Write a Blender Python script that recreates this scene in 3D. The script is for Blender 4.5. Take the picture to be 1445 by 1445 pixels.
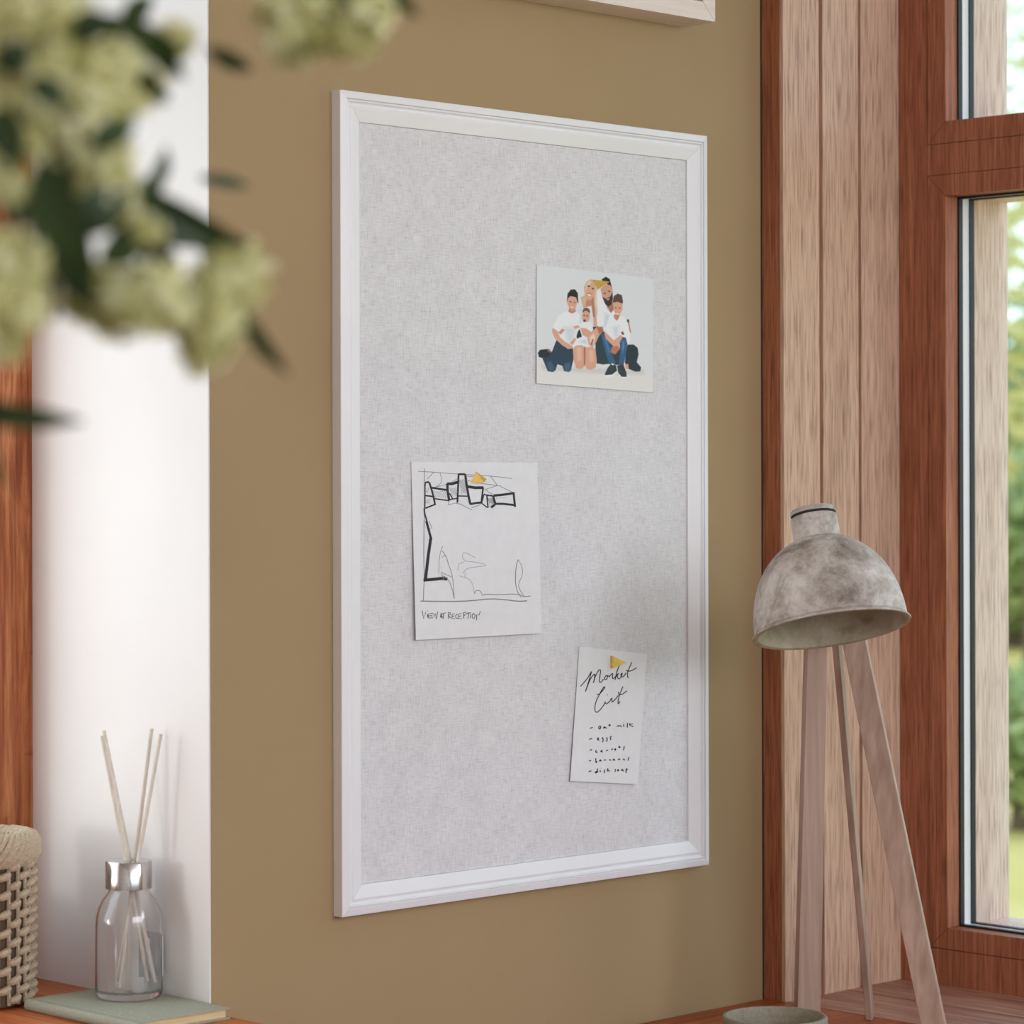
import bpy, math, random
import numpy as np
from mathutils import Vector, Matrix
for o in list(bpy.data.objects): bpy.data.objects.remove(o)
C = bpy.context.scene.collection
random.seed(7); rs = np.random.RandomState(5)

# ------------------------------------------------------------------ camera
EYE = 1.441
CAM = Vector((-2.179, -2.5057, EYE))
FPX = 4020.0; PX0, PY0 = 722.5, 685.0
F = Vector((0.7024, 0.7118, 0)).normalized()
R0 = Vector((F.y, -F.x, 0))
ROLL = 0.0026
RC = (R0 - Vector((0, 0, ROLL))).normalized(); UC = (Vector((0, 0, 1)) + ROLL * R0).normalized()
cam = bpy.data.cameras.new('camera'); camo = bpy.data.objects.new('camera', cam); C.objects.link(camo)
m = Matrix((RC, UC, -F)).transposed().to_4x4(); m.translation = CAM; camo.matrix_world = m
cam.sensor_width = 36; cam.lens = FPX / 1445 * 36; cam.shift_y = -(722.5 - PY0) / 1445
cam.clip_start = 0.05; cam.clip_end = 300
cam.dof.use_dof = True; cam.dof.focus_distance = 3.5; cam.dof.aperture_fstop = 6.2
bpy.context.scene.camera = camo
sc = bpy.context.scene
sc.view_settings.view_transform = 'Standard'; sc.view_settings.look = 'None'
sc.view_settings.gamma = 1; sc.view_settings.exposure = -0.08; sc.view_settings.use_curve_mapping = False

# ------------------------------------------------------------------ world, sun, lights
w = bpy.data.worlds.new('sky'); sc.world = w; w.use_nodes = True
nt = w.node_tree; nt.nodes.clear()
tc = nt.nodes.new('ShaderNodeTexCoord'); sp = nt.nodes.new('ShaderNodeSeparateXYZ'); rp = nt.nodes.new('ShaderNodeValToRGB')
bg = nt.nodes.new('ShaderNodeBackground'); out = nt.nodes.new('ShaderNodeOutputWorld')
nt.links.new(tc.outputs['Generated'], sp.inputs[0]); nt.links.new(sp.outputs[2], rp.inputs[0])
rp.color_ramp.elements[0].position = 0.0; rp.color_ramp.elements[0].color = (0.72, 0.85, 0.90, 1)
rp.color_ramp.elements[1].position = 0.5; rp.color_ramp.elements[1].color = (0.55, 0.74, 0.92, 1)
nt.links.new(rp.outputs[0], bg.inputs[0]); bg.inputs[1].default_value = 2.05
nt.links.new(bg.outputs[0], out.inputs[0])

def look(o, d):
    o.rotation_euler = Vector(d).to_track_quat('-Z', 'Y').to_euler()
sun = bpy.data.lights.new('sun', 'SUN'); sun.energy = 0.32; sun.angle = math.radians(8); sun.color = (1.0, 0.95, 0.88)
suno = bpy.data.objects.new('sun', sun); C.objects.link(suno); look(suno, (0.93, -0.40, -0.08)); suno.location = (-4, 2, 3)
def area(name, loc, d, sx, sy, en, col):
    l = bpy.data.lights.new(name, 'AREA'); l.shape = 'RECTANGLE'; l.size = sx; l.size_y = sy; l.energy = en; l.color = col
    o = bpy.data.objects.new(name, l); C.objects.link(o); o.location = loc; look(o, d); return o
area('rear_fill_light', (-.75, -4.45, 2.05), (.15, 1, -.12), 3.0, 0.9, 52, (0.95, 0.92, 1.0))  # added fill behind the camera, lights the faces turned to the room
area('side_fill_light', (0.98, -2.95, 2.15), (-1, 0.25, -.1), 2.4, 0.75, 50, (0.83, 0.87, 1.0))  # added fill in front of the solid right wall, brightens from the right

area('alcove_fill_light', (-.88, .345, 1.41), (.5, -1, -.05), 1.1, 0.85, 4.0, (1.0, 0.95, 0.92))  # added fill in the unseen alcove opening, lifts the white wall's shaded part

# ------------------------------------------------------------------ placing: a point seen at a pixel of the photograph on a plane of the room
def ray(px, py):
    return (F + RC * ((px - PX0) / FPX) + UC * ((PY0 - py) / FPX))
def on_plane(px, py, p0, n):
    d = ray(px, py); n = Vector(n); t = (Vector(p0) - CAM).dot(n) / d.dot(n); return CAM + d * t
def on_y(px, py, y): return on_plane(px, py, (0, y, 0), (0, 1, 0))
def on_x(px, py, x): return on_plane(px, py, (x, 0, 0), (1, 0, 0))
def on_z(px, py, z): return on_plane(px, py, (0, 0, z), (0, 0, 1))
def at(px, py, depth): return CAM + ray(px, py) * depth

# ------------------------------------------------------------------ mesh helpers
class MB:
    def __init__(s): s.v = []; s.f = []; s.mi = []
    def add(s, vs, fs, mi=0):
        b = len(s.v); s.v += [Vector(p) for p in vs]
        for f in fs: s.f.append([b + i for i in f]); s.mi.append(mi)
    def box(s, x0, x1, y0, y1, z0, z1, mi=0):
        s.hexa([(x0,y0,z0),(x1,y0,z0),(x1,y1,z0),(x0,y1,z0),(x0,y0,z1),(x1,y0,z1),(x1,y1,z1),(x0,y1,z1)], mi)
    def hexa(s, p, mi=0):
        s.add(p, [(0,3,2,1),(4,5,6,7),(0,1,5,4),(1,2,6,5),(2,3,7,6),(3,0,4,7)], mi)
    def tube(s, pts, r, n=10, cap=True, mi=0):
        pts = [Vector(p) for p in pts]; rr = r if isinstance(r, (list, tuple)) else [r] * len(pts)
        rings = []; prev = None
        for i, p in enumerate(pts):
            t = (pts[min(i + 1, len(pts) - 1)] - pts[max(i - 1, 0)]).normalized()
            a = prev if prev is not None else (Vector((0, 0, 1)) if abs(t.z) < .9 else Vector((1, 0, 0)))
            u = (a - t * a.dot(t)).normalized(); v = t.cross(u); prev = u
            rings.append([p + (u * math.cos(2*math.pi*k/n) + v * math.sin(2*math.pi*k/n)) * rr[i] for k in range(n)])
        fs = []
        for i in range(len(pts) - 1):
            for k in range(n): fs.append((i*n+k, i*n+(k+1)%n, (i+1)*n+(k+1)%n, (i+1)*n+k))
        if cap: fs.append(tuple(range(n-1, -1, -1))); fs.append(tuple((len(pts)-1)*n + k for k in range(n)))
        s.add([q for rg in rings for q in rg], fs, mi)
    def lathe(s, prof, c=(0,0,0), axis=None, n=64, close=False, mi=0):
        c = Vector(c); ax = Vector(axis or (0, 0, 1)).normalized()
        a = Vector((1, 0, 0)) if abs(ax.x) < .9 else Vector((0, 1, 0))
        u = (a - ax * a.dot(ax)).normalized(); v = ax.cross(u)
        vs = [c + ax * z + (u * math.cos(2*math.pi*k/n) + v * math.sin(2*math.pi*k/n)) * max(r, 1e-5) for (r, z) in prof for k in range(n)]
        L = len(prof); fs = []
        for i in range(L if close else L - 1):
            j = (i + 1) % L
            for k in range(n): fs.append((i*n+k, i*n+(k+1)%n, j*n+(k+1)%n, j*n+k))
        s.add(vs, fs, mi)
    def prism(s, loop, off, mi=0):
        n = len(loop); loop = [Vector(p) for p in loop]; off = Vector(off)
        s.add(loop + [p + off for p in loop], [tuple(range(n)), tuple(range(2*n-1, n-1, -1))] + [(i, i+n, (i+1)%n+n, (i+1)%n) for i in range(n)], mi)
WORLD = {}
def obj(name, mb, mats, parent=None, smooth=False, bevel=0, origin=None):
    if not isinstance(mats, (list, tuple)): mats = [mats]
    me = bpy.data.meshes.new(name)
    if parent is None:
        if origin is None:
            xs = [p.x for p in mb.v]; ys = [p.y for p in mb.v]; zs = [p.z for p in mb.v]
            origin = Vector(((min(xs)+max(xs))/2, (min(ys)+max(ys))/2, min(zs)))
        org = Vector(origin)
    else: org = WORLD[parent]
    me.from_pydata([tuple(p - org) for p in mb.v], [], mb.f); me.update()
    for mt in mats: me.materials.append(mt)
    for p, i in zip(me.polygons, mb.mi): p.material_index = i; p.use_smooth = smooth
    o = bpy.data.objects.new(name, me); C.objects.link(o)
    if parent is None: o.location = org
    else: o.parent = parent
    WORLD[o] = org
    if bevel:
        b = o.modifiers.new('bevel', 'BEVEL'); b.width = bevel; b.segments = 3; b.limit_method = 'ANGLE'; b.angle_limit = 0.6
        for p in me.polygons: p.use_smooth = True
        try:
            wn = o.modifiers.new('wn', 'WEIGHTED_NORMAL'); wn.keep_sharp = True
        except Exception: pass
    if smooth and not bevel:
        try: me.set_sharp_from_angle(angle=math.radians(40))
        except Exception: pass
    return o
def fixn(o):
    import bmesh
    bm = bmesh.new(); bm.from_mesh(o.data); bmesh.ops.recalc_face_normals(bm, faces=bm.faces); bm.to_mesh(o.data); bm.free(); return o
def thing(name, loc, label, cat, group=None):
    o = bpy.data.objects.new(name, None); o.empty_display_size = .02; C.objects.link(o); o.location = loc; WORLD[o] = Vector(loc)
    return tag(o, label, cat, group)
def tag(o, label=None, cat=None, group=None, kind=None):
    if label: o['label'] = label
    if cat: o['category'] = cat
    if group: o['group'] = group
    if kind: o['kind'] = kind
    return o
def struct(name, mb, mats, **k): return tag(obj(name, mb, mats, **k), kind='structure')

# ------------------------------------------------------------------ materials
def lin(c):
    return tuple(((x/255)/12.92 if x/255 <= .04045 else ((x/255+.055)/1.055)**2.4) for x in c) + (1,)
def base(name, col=None, rough=.5, metal=0, spec=.5):
    m = bpy.data.materials.new(name); m.use_nodes = True; b = m.node_tree.nodes['Principled BSDF']
    if col: b.inputs['Base Color'].default_value = lin(col)
    b.inputs['Roughness'].default_value = rough; b.inputs['Metallic'].default_value = metal
    b.inputs['Specular IOR Level'].default_value = spec
    return m, m.node_tree, b
def noise(nt, scale, detail=4, rough=.55, mscale=(1,1,1), dist=0.0, rot=(0,0,0)):
    t = nt.nodes.new('ShaderNodeTexCoord'); mp = nt.nodes.new('ShaderNodeMapping'); n = nt.nodes.new('ShaderNodeTexNoise')
    mp.inputs['Scale'].default_value = mscale; mp.inputs['Rotation'].default_value = rot
    n.inputs['Scale'].default_value = scale; n.inputs['Detail'].default_value = detail; n.inputs['Roughness'].default_value = rough; n.inputs['Distortion'].default_value = dist
    nt.links.new(t.outputs['Object'], mp.inputs[0]); nt.links.new(mp.outputs[0], n.inputs['Vector']); return n.outputs[0]
def ramp(nt, fac, stops):
    r = nt.nodes.new('ShaderNodeValToRGB'); e = r.color_ramp.elements
    e[0].position, e[0].color = stops[0][0], lin(stops[0][1]); e[1].position, e[1].color = stops[-1][0], lin(stops[-1][1])
    for p, c in stops[1:-1]: x = e.new(p); x.color = lin(c)
    nt.links.new(fac, r.inputs[0]); return r.outputs[0]
def mix(nt, a, b, fac=.5, mode='MIX'):
    x = nt.nodes.new('ShaderNodeMix'); x.data_type = 'RGBA'; x.blend_type = mode
    if isinstance(fac, float): x.inputs[0].default_value = fac
    else: nt.links.new(fac, x.inputs[0])
    for i, v in ((6, a), (7, b)):
        if isinstance(v, tuple): x.inputs[i].default_value = v
        else: nt.links.new(v, x.inputs[i])
    return x.outputs[2]
def bump(nt, b, h, strength=.2, dist=.001):
    n = nt.nodes.new('ShaderNodeBump'); n.inputs['Strength'].default_value = strength; n.inputs['Distance'].default_value = dist
    nt.links.new(h, n.inputs['Height']); nt.links.new(n.outputs[0], b.inputs['Normal'])
def wood(name, dark, mid, light, along='z', rough=.5, fine=1.0, contrast=1.0):
    m, nt, b = base(name, rough=rough, spec=.35)
    def sc_(a, l): return tuple(l if ax == along else a for ax in 'xyz')
    n1 = noise(nt, 1, 5, .6, sc_(190*fine, 5*fine), .3)
    n2 = noise(nt, 1, 3, .5, sc_(420*fine, 16*fine))
    n3 = noise(nt, 1, 3, .5, sc_(14*fine, 1.6*fine), .8)
    c1 = ramp(nt, n1, [(.5-.17/contrast, dark), (.5, mid), (.5+.17/contrast, light)])
    c3 = ramp(nt, n3, [(.3, dark), (.5, mid), (.7, light)])
    c2 = ramp(nt, n2, [(.34, (176,166,160)), (.52, (255,255,255))])
    c = mix(nt, c1, c3, .4); c = mix(nt, c, c2, .75, 'MULTIPLY')
    nt.links.new(c, b.inputs['Base Color']); bump(nt, b, n2, .12, .0006); return m
M = {}
M['frame_wood_v'] = wood('window_wood_vertical', (138,84,58), (172,106,76), (198,134,102), 'z')
M['frame_wood_y'] = wood('window_wood_horizontal', (98,44,26), (138,72,46), (170,98,66), 'z')
M['plank'] = wood('jamb_plank_wood_lit', (184,146,122), (212,176,150), (230,198,172), 'z', contrast=.8)  # same wood as the window frame, its lit side put into the colour
M['sill'] = wood('sill_wood', (134,92,76), (178,130,110), (206,164,144), 'y', fine=.7)
M['outer_wood'] = wood('exterior_wood_lit', (224,188,172), (244,210,196), (252,228,216), 'z', contrast=.8)  # outdoor light on the window wood put into this paler colour
M['desk'] = wood('desk_wood', (120,50,22), (172,82,42), (204,112,62), 'x', rough=.4, fine=.45)
M['counter'] = wood('counter_wood', (142,68,30), (196,106,52), (222,140,80), 'y', rough=.4, fine=.35, contrast=.9)
def plain_wood(name, a, c_, rough, ms):
    m, nt, b = base(name, rough=rough, spec=.3); nt.links.new(ramp(nt, noise(nt, 1, 4, .5, ms, .3), [(.3, a), (.7, c_)]), b.inputs['Base Color']); return m
M['pale_wood'] = plain_wood('pale_ash_wood', (226,210,198), (238,226,216), .6, (6, 160, 160))
# knotty wall panel
m, nt, b = base('alcove_panel_wood', rough=.5, spec=.3)
n1 = noise(nt, 1, 6, .62, (26, 26, 3.2), 1.6); n2 = noise(nt, 1, 3, .5, (300, 300, 10)); n3 = noise(nt, 1, 2, .5, (8, 8, 34), .3)
c = ramp(nt, n1, [(.28, (136,72,42)), (.45, (172,100,60)), (.58, (200,130,84)), (.74, (220,160,114))])
c = mix(nt, c, ramp(nt, n2, [(.35, (170,150,140)), (.55, (255,255,255))]), .6, 'MULTIPLY')
c = mix(nt, c, ramp(nt, n3, [(.27, (90,50,34)), (.34, (255,255,255))]), .8, 'MULTIPLY')
nt.links.new(c, b.inputs['Base Color']); M['panel'] = m
# painted walls
m, nt, b = base('olive_beige_paint', rough=.75, spec=.3)
c = ramp(nt, noise(nt, 3, 2), [(.3, (163,139,102)), (.7, (168,144,107))]); nt.links.new(c, b.inputs['Base Color'])
bump(nt, b, noise(nt, 260, 3), .04, .0005); M['olive'] = m
m, nt, b = base('white_paint', rough=.6, spec=.3)
c = ramp(nt, noise(nt, 4, 2), [(.3, (233,229,225)), (.7, (238,235,231))]); nt.links.new(c, b.inputs['Base Color']); M['white_wall'] = m
M['ceiling'] = base('ceiling_paint', (236,232,226), .8)[0]
m, nt, b = base('floor_boards', rough=.45); c = ramp(nt, noise(nt, 1, 4, .6, (3, 40, 3), .5), [(.3, (84,54,36)), (.7, (126,86,60))]); nt.links.new(c, b.inputs['Base Color']); M['floor'] = m
m, nt, b = base('white_lacquer', rough=.38)
c = ramp(nt, noise(nt, 5, 2), [(.3, (236,236,238)), (.7, (241,241,243))]); nt.links.new(c, b.inputs['Base Color']); M['lacquer'] = m
# linen
m, nt, b = base('linen_fabric', rough=.9, spec=.1)
h1 = noise(nt, 1, 3, .7, (70, 1, 620)); v1 = noise(nt, 1, 3, .7, (620, 1, 60)); g = noise(nt, 26, 6, .7)
ch = ramp(nt, h1, [(.30, (186,184,186)), (.46, (222,221,223)), (.7, (238,238,240))])
cv = ramp(nt, v1, [(.30, (186,184,186)), (.46, (222,221,223)), (.7, (238,238,240))])
c = mix(nt, ch, cv, .5); c = mix(nt, c, ramp(nt, g, [(.3, (222,221,222)), (.6, (255,255,255))]), .3, 'MULTIPLY')
nt.links.new(c, b.inputs['Base Color']); bump(nt, b, h1, .25, .0005); M['linen'] = m
m, nt, b = base('paper', rough=.7, spec=.2)
c = ramp(nt, noise(nt, 60, 2), [(.3, (231,231,232)), (.7, (235,235,236))]); nt.links.new(c, b.inputs['Base Color']); M['paper'] = m
M['ink'] = base('black_ink', (26,26,34), .6)[0]; M['pencil'] = base('grey_pencil', (128,126,136), .7)[0]; M['pencil_light'] = base('pale_pencil', (176,174,182), .7)[0]
m, nt, b = base('brushed_gold', rough=.34, metal=.75)
c = ramp(nt, noise(nt, 400, 2), [(.3, (214,172,84)), (.7, (232,194,106))]); nt.links.new(c, b.inputs['Base Color']); M['gold'] = m
M['gasket'] = base('black_rubber', (16,19,26), .45)[0]; M['spacer'] = base('pale_spacer_bar', (240,243,244), .5)[0]
m = bpy.data.materials.new('window_glass'); m.use_nodes = True; nt = m.node_tree; nt.nodes.clear()
t = nt.nodes.new('ShaderNodeBsdfTransparent'); g = nt.nodes.new('ShaderNodeBsdfGlossy'); g.inputs['Roughness'].default_value = .02
fr = nt.nodes.new('ShaderNodeFresnel'); fr.inputs[0].default_value = 1.12; mx = nt.nodes.new('ShaderNodeMixShader'); o_ = nt.nodes.new('ShaderNodeOutputMaterial')
t.inputs[0].default_value = (.97, .99, .98, 1)
nt.links.new(fr.outputs[0], mx.inputs[0]); nt.links.new(t.outputs[0], mx.inputs[1]); nt.links.new(g.outputs[0], mx.inputs[2]); nt.links.new(mx.outputs[0], o_.inputs[0]); M['glass'] = m
m, nt, b = base('bottle_glass', (255,255,255), .0); b.inputs['Transmission Weight'].default_value = 1; b.inputs['IOR'].default_value = 1.45; M['bottle'] = m
m, nt, b = base('steel', rough=.16, metal=1)
c = ramp(nt, noise(nt, 300, 2), [(.3, (196,194,194)), (.7, (206,204,204))]); nt.links.new(c, b.inputs['Base Color']); M['steel'] = m
m, nt, b = base('reed', rough=.8); c = ramp(nt, noise(nt, 1, 3, .5, (600, 600, 30)), [(.3, (206,196,182)), (.7, (226,218,206))]); nt.links.new(c, b.inputs['Base Color']); M['reed'] = m
m, nt, b = base('sage_book_cloth', rough=.75, spec=.2)
c = ramp(nt, noise(nt, 500, 3), [(.3, (154,156,137)), (.7, (178,179,160))]); nt.links.new(c, b.inputs['Base Color']); bump(nt, b, noise(nt, 900, 2), .2, .0004); M['book'] = m
m, nt, b = base('book_pages', rough=.8); c = ramp(nt, noise(nt, 1, 2, .5, (20, 20, 1800)), [(.35, (206,180,132)), (.65, (230,208,164))]); nt.links.new(c, b.inputs['Base Color']); M['pages'] = m
M['dots'] = base('silver_foil', (232,236,238), .35)[0]
m, nt, b = base('cotton_rope', rough=.85, spec=.15)
c = ramp(nt, noise(nt, 420, 4, .6), [(.3, (172,154,128)), (.7, (206,190,166))]); nt.links.new(c, b.inputs['Base Color']); bump(nt, b, noise(nt, 700, 2), .4, .0008); M['rope'] = m
M['basket_core'] = base('basket_inner', (92,74,52), .9)[0]
m, nt, b = base('concrete_shade', rough=.8, spec=.25)
n1 = noise(nt, 15, 6, .68, dist=.5); n2 = noise(nt, 90, 5, .7)
c = ramp(nt, n1, [(.32, (132,121,111)), (.45, (178,169,160)), (.56, (206,199,193)), (.72, (222,217,213))])
c = mix(nt, c, ramp(nt, n2, [(.3, (196,190,184)), (.55, (255,255,255))]), .6, 'MULTIPLY')
nt.links.new(c, b.inputs['Base Color']); bump(nt, b, n2, .15, .001); M['concrete'] = m
m, nt, b = base('concrete_shade_inner', rough=.85, spec=.2)
c = ramp(nt, n_ := noise(nt, 14, 6, .68, dist=.4), [(.35, (150,138,112)), (.6, (190,182,160)), (.75, (204,200,184))]); nt.links.new(c, b.inputs['Base Color']); M['concrete_in'] = m
M['groove'] = base('dark_groove', (40,36,34), .7)[0]
M['leg'] = plain_wood('greyed_leg_wood', (156,128,110), (186,158,140), .5, (90, 90, 2.2))
m, nt, b = base('stoneware', rough=.6); c = ramp(nt, noise(nt, 200, 4), [(.35, (134,124,104)), (.65, (150,141,122))]); nt.links.new(c, b.inputs['Base Color']); M['stone'] = m
def foliage(name, c1, c2, tr=.35, scale=30):
    m, nt, b = base(name, rough=.5, spec=.3); c = ramp(nt, noise(nt, scale, 3), [(.35, c1), (.65, c2)]); nt.links.new(c, b.inputs['Base Color'])
    t = nt.nodes.new('ShaderNodeBsdfTranslucent'); nt.links.new(c, t.inputs[0]); mx = nt.nodes.new('ShaderNodeMixShader'); mx.inputs[0].default_value = tr
    nt.links.new(b.outputs[0], mx.inputs[1]); nt.links.new(t.outputs[0], mx.inputs[2]); nt.links.new(mx.outputs[0], nt.nodes['Material Output'].inputs[0]); return m
M["leaf"] = foliage("dark_leaf", (30,44,18), (52,70,28), .12)
M['petal'] = foliage('pale_green_petal', (224,222,164), (248,248,214), .55, 60)
M['petal_core'] = foliage('olive_flower_centre', (168,164,88), (196,192,122), .3, 60)
M['stem'] = base('green_stem', (66,74,40), .6)[0]
M['bark'] = base('bark', (112,96,80), .9)[0]
M['tree_leaf'] = foliage('garden_leaf', (158,172,112), (206,212,156), .5, 3)
M['tree_leaf_yellow'] = foliage('garden_leaf_yellow', (206,200,130), (228,220,160), .5, 3)
m, nt, b = base('lawn_grass', rough=.9, spec=.1); c = ramp(nt, noise(nt, .5, 4), [(.35, (214,190,108)), (.65, (226,202,130))]); nt.links.new(c, b.inputs['Base Color']); M['lawn'] = m
M['ceramic'] = base('cream_ceramic', (214,206,192), .4)[0]
M['art'] = base('dark_brown_print', (74,48,34), .7)[0]

# ------------------------------------------------------------------ the room
ZD = EYE - 0.6951           # desk and sill top
ZC = EYE - 0.5897           # counter top
X0 = -0.1806; X1 = 0.7684; YB = 0.3387; YJ = -0.0386; XW = 1.0209; ZT = 2.55
g = MB(); g.box(-3.0, XW + .14, -4.7, 1.6, -.05, 0); struct('floor', g, M['floor'])
g = MB(); g.box(-3.0, XW + .14, -4.7, .5, ZT, ZT + .05); struct('ceiling', g, M['ceiling'])
g = MB(); g.box(X0, XW + .14, 0, YB, 0, ZT); struct('wall_back', g, M['olive'])
g = MB(); g.box(X0 - .0025, X0 - .0002, .0006, YB + .03, ZC, ZT); struct('wall_return', g, M['white_wall'])
g = MB(); g.box(X0 - .085, X0 - .0026, YB, YB + .03, 0, ZT); g.box(-3.0, -1.5, YB, YB + .03, 0, ZT); g.box(-1.5, X0 - .085, YB, YB + .03, 0, .965); g.box(-1.5, X0 - .085, YB, YB + .03, 2.4, ZT); struct('wall_alcove', g, M['panel'])  # beyond the corner strip: unseen, opening and sill shaped to steer sun and sky
g = MB(); g.box(-3.05, -3.0, -4.7, YB + .03, 0, ZT); struct('wall_left', g, M['white_wall'])
g = MB()   # wall behind the camera with an unseen opening added for the rear fill light
g.box(-3.0, -2.3, -4.75, -4.7, 0, ZT); g.box(-2.3, XW + .14, -4.75, -4.7, 0, .95); g.box(-2.3, XW + .14, -4.75, -4.7, 2.52, ZT)
struct('wall_rear', g, M['white_wall'])

# --- jamb planks beside the wall
jamb = MB()
xs = [on_y(p, 684, YJ).x for p in (1106, 1157, 1162, 1212, 1216, 1269.5)]
jx0 = X1 + .0004
def plank(b, x0, x1): b.box(x0, x1, YJ, -.0008, ZD, ZT)
jamb.box(jx0, xs[5], YJ + .006, -.0008, ZD, ZT, 1)
jamb.box(jx0, xs[1], YJ, YJ + .006, ZD, ZT, 0); jamb.box(xs[2], xs[3], YJ, YJ + .006, ZD, ZT, 0); jamb.box(xs[4], XW - .0006, YJ, YJ + .006, ZD, ZT, 0)
struct('trim_1', jamb, [M['plank'], M['frame_wood_v']])
g = MB(); g.box(X1 - .0012, X1 + .0002, -.0014, -.0001, ZD, ZT); struct('trim_2', g, M['groove'])
# --- sill boards
seam = on_z(1300, 1413, ZD).x
g = MB(); g.box(X1 + .001, seam - .0050, -2.0, -.0008, ZD - .03, ZD); g.box(seam + .0008, XW, -2.0, -.0008, ZD - .03, ZD)
struct('trim_3', g, M['sill'])

# --- window: frame, two sashes
fy0 = on_x(1310, 700, XW).y            # edge of fixed frame / sash
oy = on_x(1335, 700, XW).y             # edge of glass opening
zb_f = on_x(1311, 1336.2, XW).z        # top of bottom frame rail
zl0 = on_x(1335, 1310, XW).z; zl1 = on_x(1335, 276, XW).z
zt0 = on_x(1309, 248.6, XW).z; zt1 = on_x(1309, 204.8, XW).z; zu0 = on_x(1335, 171, XW).z
zu1 = zu0 + .42; zutop = zu1 + (zu0 - zt1)
YR = -1.7; sw = fy0 - oy               # window right end, sash width
XE = XW + .142
g = MB()
def fb(y0, y1, z0, z1, b=g): b.box(XW, XE, min(y0, y1), max(y0, y1), z0, z1)
fb(YJ - .0004, fy0 + .0004, ZD - .03, zutop + .04); fb(YR, YR + .06, ZD - .03, zutop + .04)
fb(fy0, YR + .06, ZD - .03, zb_f - .0006); fb(fy0, YR + .06, zt0 + .0005, zt1 - .0005); fb(fy0, YR + .06, zutop + .0006, zutop + .04)
win = struct('window_1', g, M['frame_wood_v'], origin=(XW, -.5, ZD))
def sash(z0, z1, o0, o1):
    ya, yb = fy0 - .0007, YR + .0605       # outer left / outer right (toward the room)
    ia, ib = oy, YR + .06 + sw
    O = [(ya, z0), (yb, z0), (yb, z1), (ya, z1)]; I = [(ia, o0), (ib, o0), (ib, o1), (ia, o1)]
    b = MB(); e = .0005
    for k in range(4):
        j = (k + 1) % 4; a, c_, d, f = Vector(O[k]), Vector(O[j]), Vector(I[j]), Vector(I[k])
        t = (c_ - a).normalized() * e
        q = [a + t, c_ - t, d - t, f + t]
        b.hexa([(XW, *q[0]), (XW, *q[1]), (XW, *q[2]), (XW, *q[3]), (XW + .0277, *q[0]), (XW + .0277, *q[1]), (XW + .0277, *q[2]), (XW + .0277, *q[3])])
    s = fixn(obj('sash', b, M['frame_wood_v'], win))
    def ring(x0, x1, ins, mat, nm):
        b = MB()
        b.box(x0, x1, ia - ins, ya, z0, z1); b.box(x0, x1, yb, ib + ins, z0, z1)
        b.box(x0, x1, ib + ins, ia - ins, z0, o0 + ins); b.box(x0, x1, ib + ins, ia - ins, o1 - ins, z1)
        o = obj(nm, b, mat, s); return o
    ring(XW + .0279, XW + .0365, .0028, M['gasket'], 'gasket'); ring(XW + .0367, XW + .0528, .0012, M['spacer'], 'spacer_bar')
    ring(XW + .053, XW + .063, .0030, M['gasket'], 'gasket'); ring(XW + .0632, XE + .004, 0, M['outer_wood'], 'outer_sash')
    for x in (XW + .0560,):
        b = MB(); b.box(x, x + .003, ib + .0029, ia - .0029, o0 + .0029, o1 - .0029); obj('glass_pane', b, M['glass'], s)
sash(zb_f + .0006, zt0 - .0003, zl0, zl1)
sash(zt1 + .0003, zutop - .0003, zu0, zu1)
g = MB(); g.box(XW, XW + .142, -4.7, YR - .0005, 0, ZT); g.box(XW, XW + .142, YR, -.001, 0, ZD - .0305); g.box(XW, XW + .142, YR, -.001, zutop + .0405, ZT)
struct('wall_right', g, M['olive'])

# ------------------------------------------------------------------ furniture that carries the things
dk = thing('desk', (.3, -.3, 0), 'reddish brown wooden desk below the pin board, its back edge against the olive wall', 'desk')
g = MB(); g.box(X0 + .004, X1, -.62, -.001, ZD - .032, ZD); obj('desktop', g, M['desk'], dk, bevel=.002)
for x in (X0 + .03, X1 - .08):
    for y in (-.6, -.06):
        g = MB(); g.box(x, x + .05, y, y + .05, 0, ZD - .0322); obj('leg', g, M['desk'], dk)
cb = thing('cabinet', (-.5, .1, 0), 'orange-brown wooden cabinet top in the left alcove, carrying the basket and the book', 'cabinet')
g = MB(); g.box(-.95, X0 + .0005, -.14, -.0006, ZC - .03, ZC); g.box(-.95, X0 - .003, -.0006, YB - .0005, ZC - .03, ZC); obj('countertop', g, M['counter'], cb)
g = MB(); g.box(-.94, X0 - .006, -.12, YB - .01, .06, ZC - .0302); obj('cabinet_body', g, M['counter'], cb)
g = MB(); g.box(-.90, X0 - .08, -.10, YB - .03, 0, .0598); obj('plinth', g, M['groove'], cb)
for a, b_ in ((-.935, -.568), (-.562, X0 - .01)):
    g = MB(); g.box(a, b_, -.138, -.1205, .075, ZC - .035); d = obj('door', g, M['counter'], cb, bevel=.0015)
    g = MB(); kx = b_ - .03 if a < -.9 else a + .03; g.lathe([(.0, 0), (.006, 0), (.005, .012), (.011, .016), (.011, .022), (0, .024)], (kx, -.138, .6), (0, -1, 0), 20); obj('knob', g, M['steel'], d, smooth=True)

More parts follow.
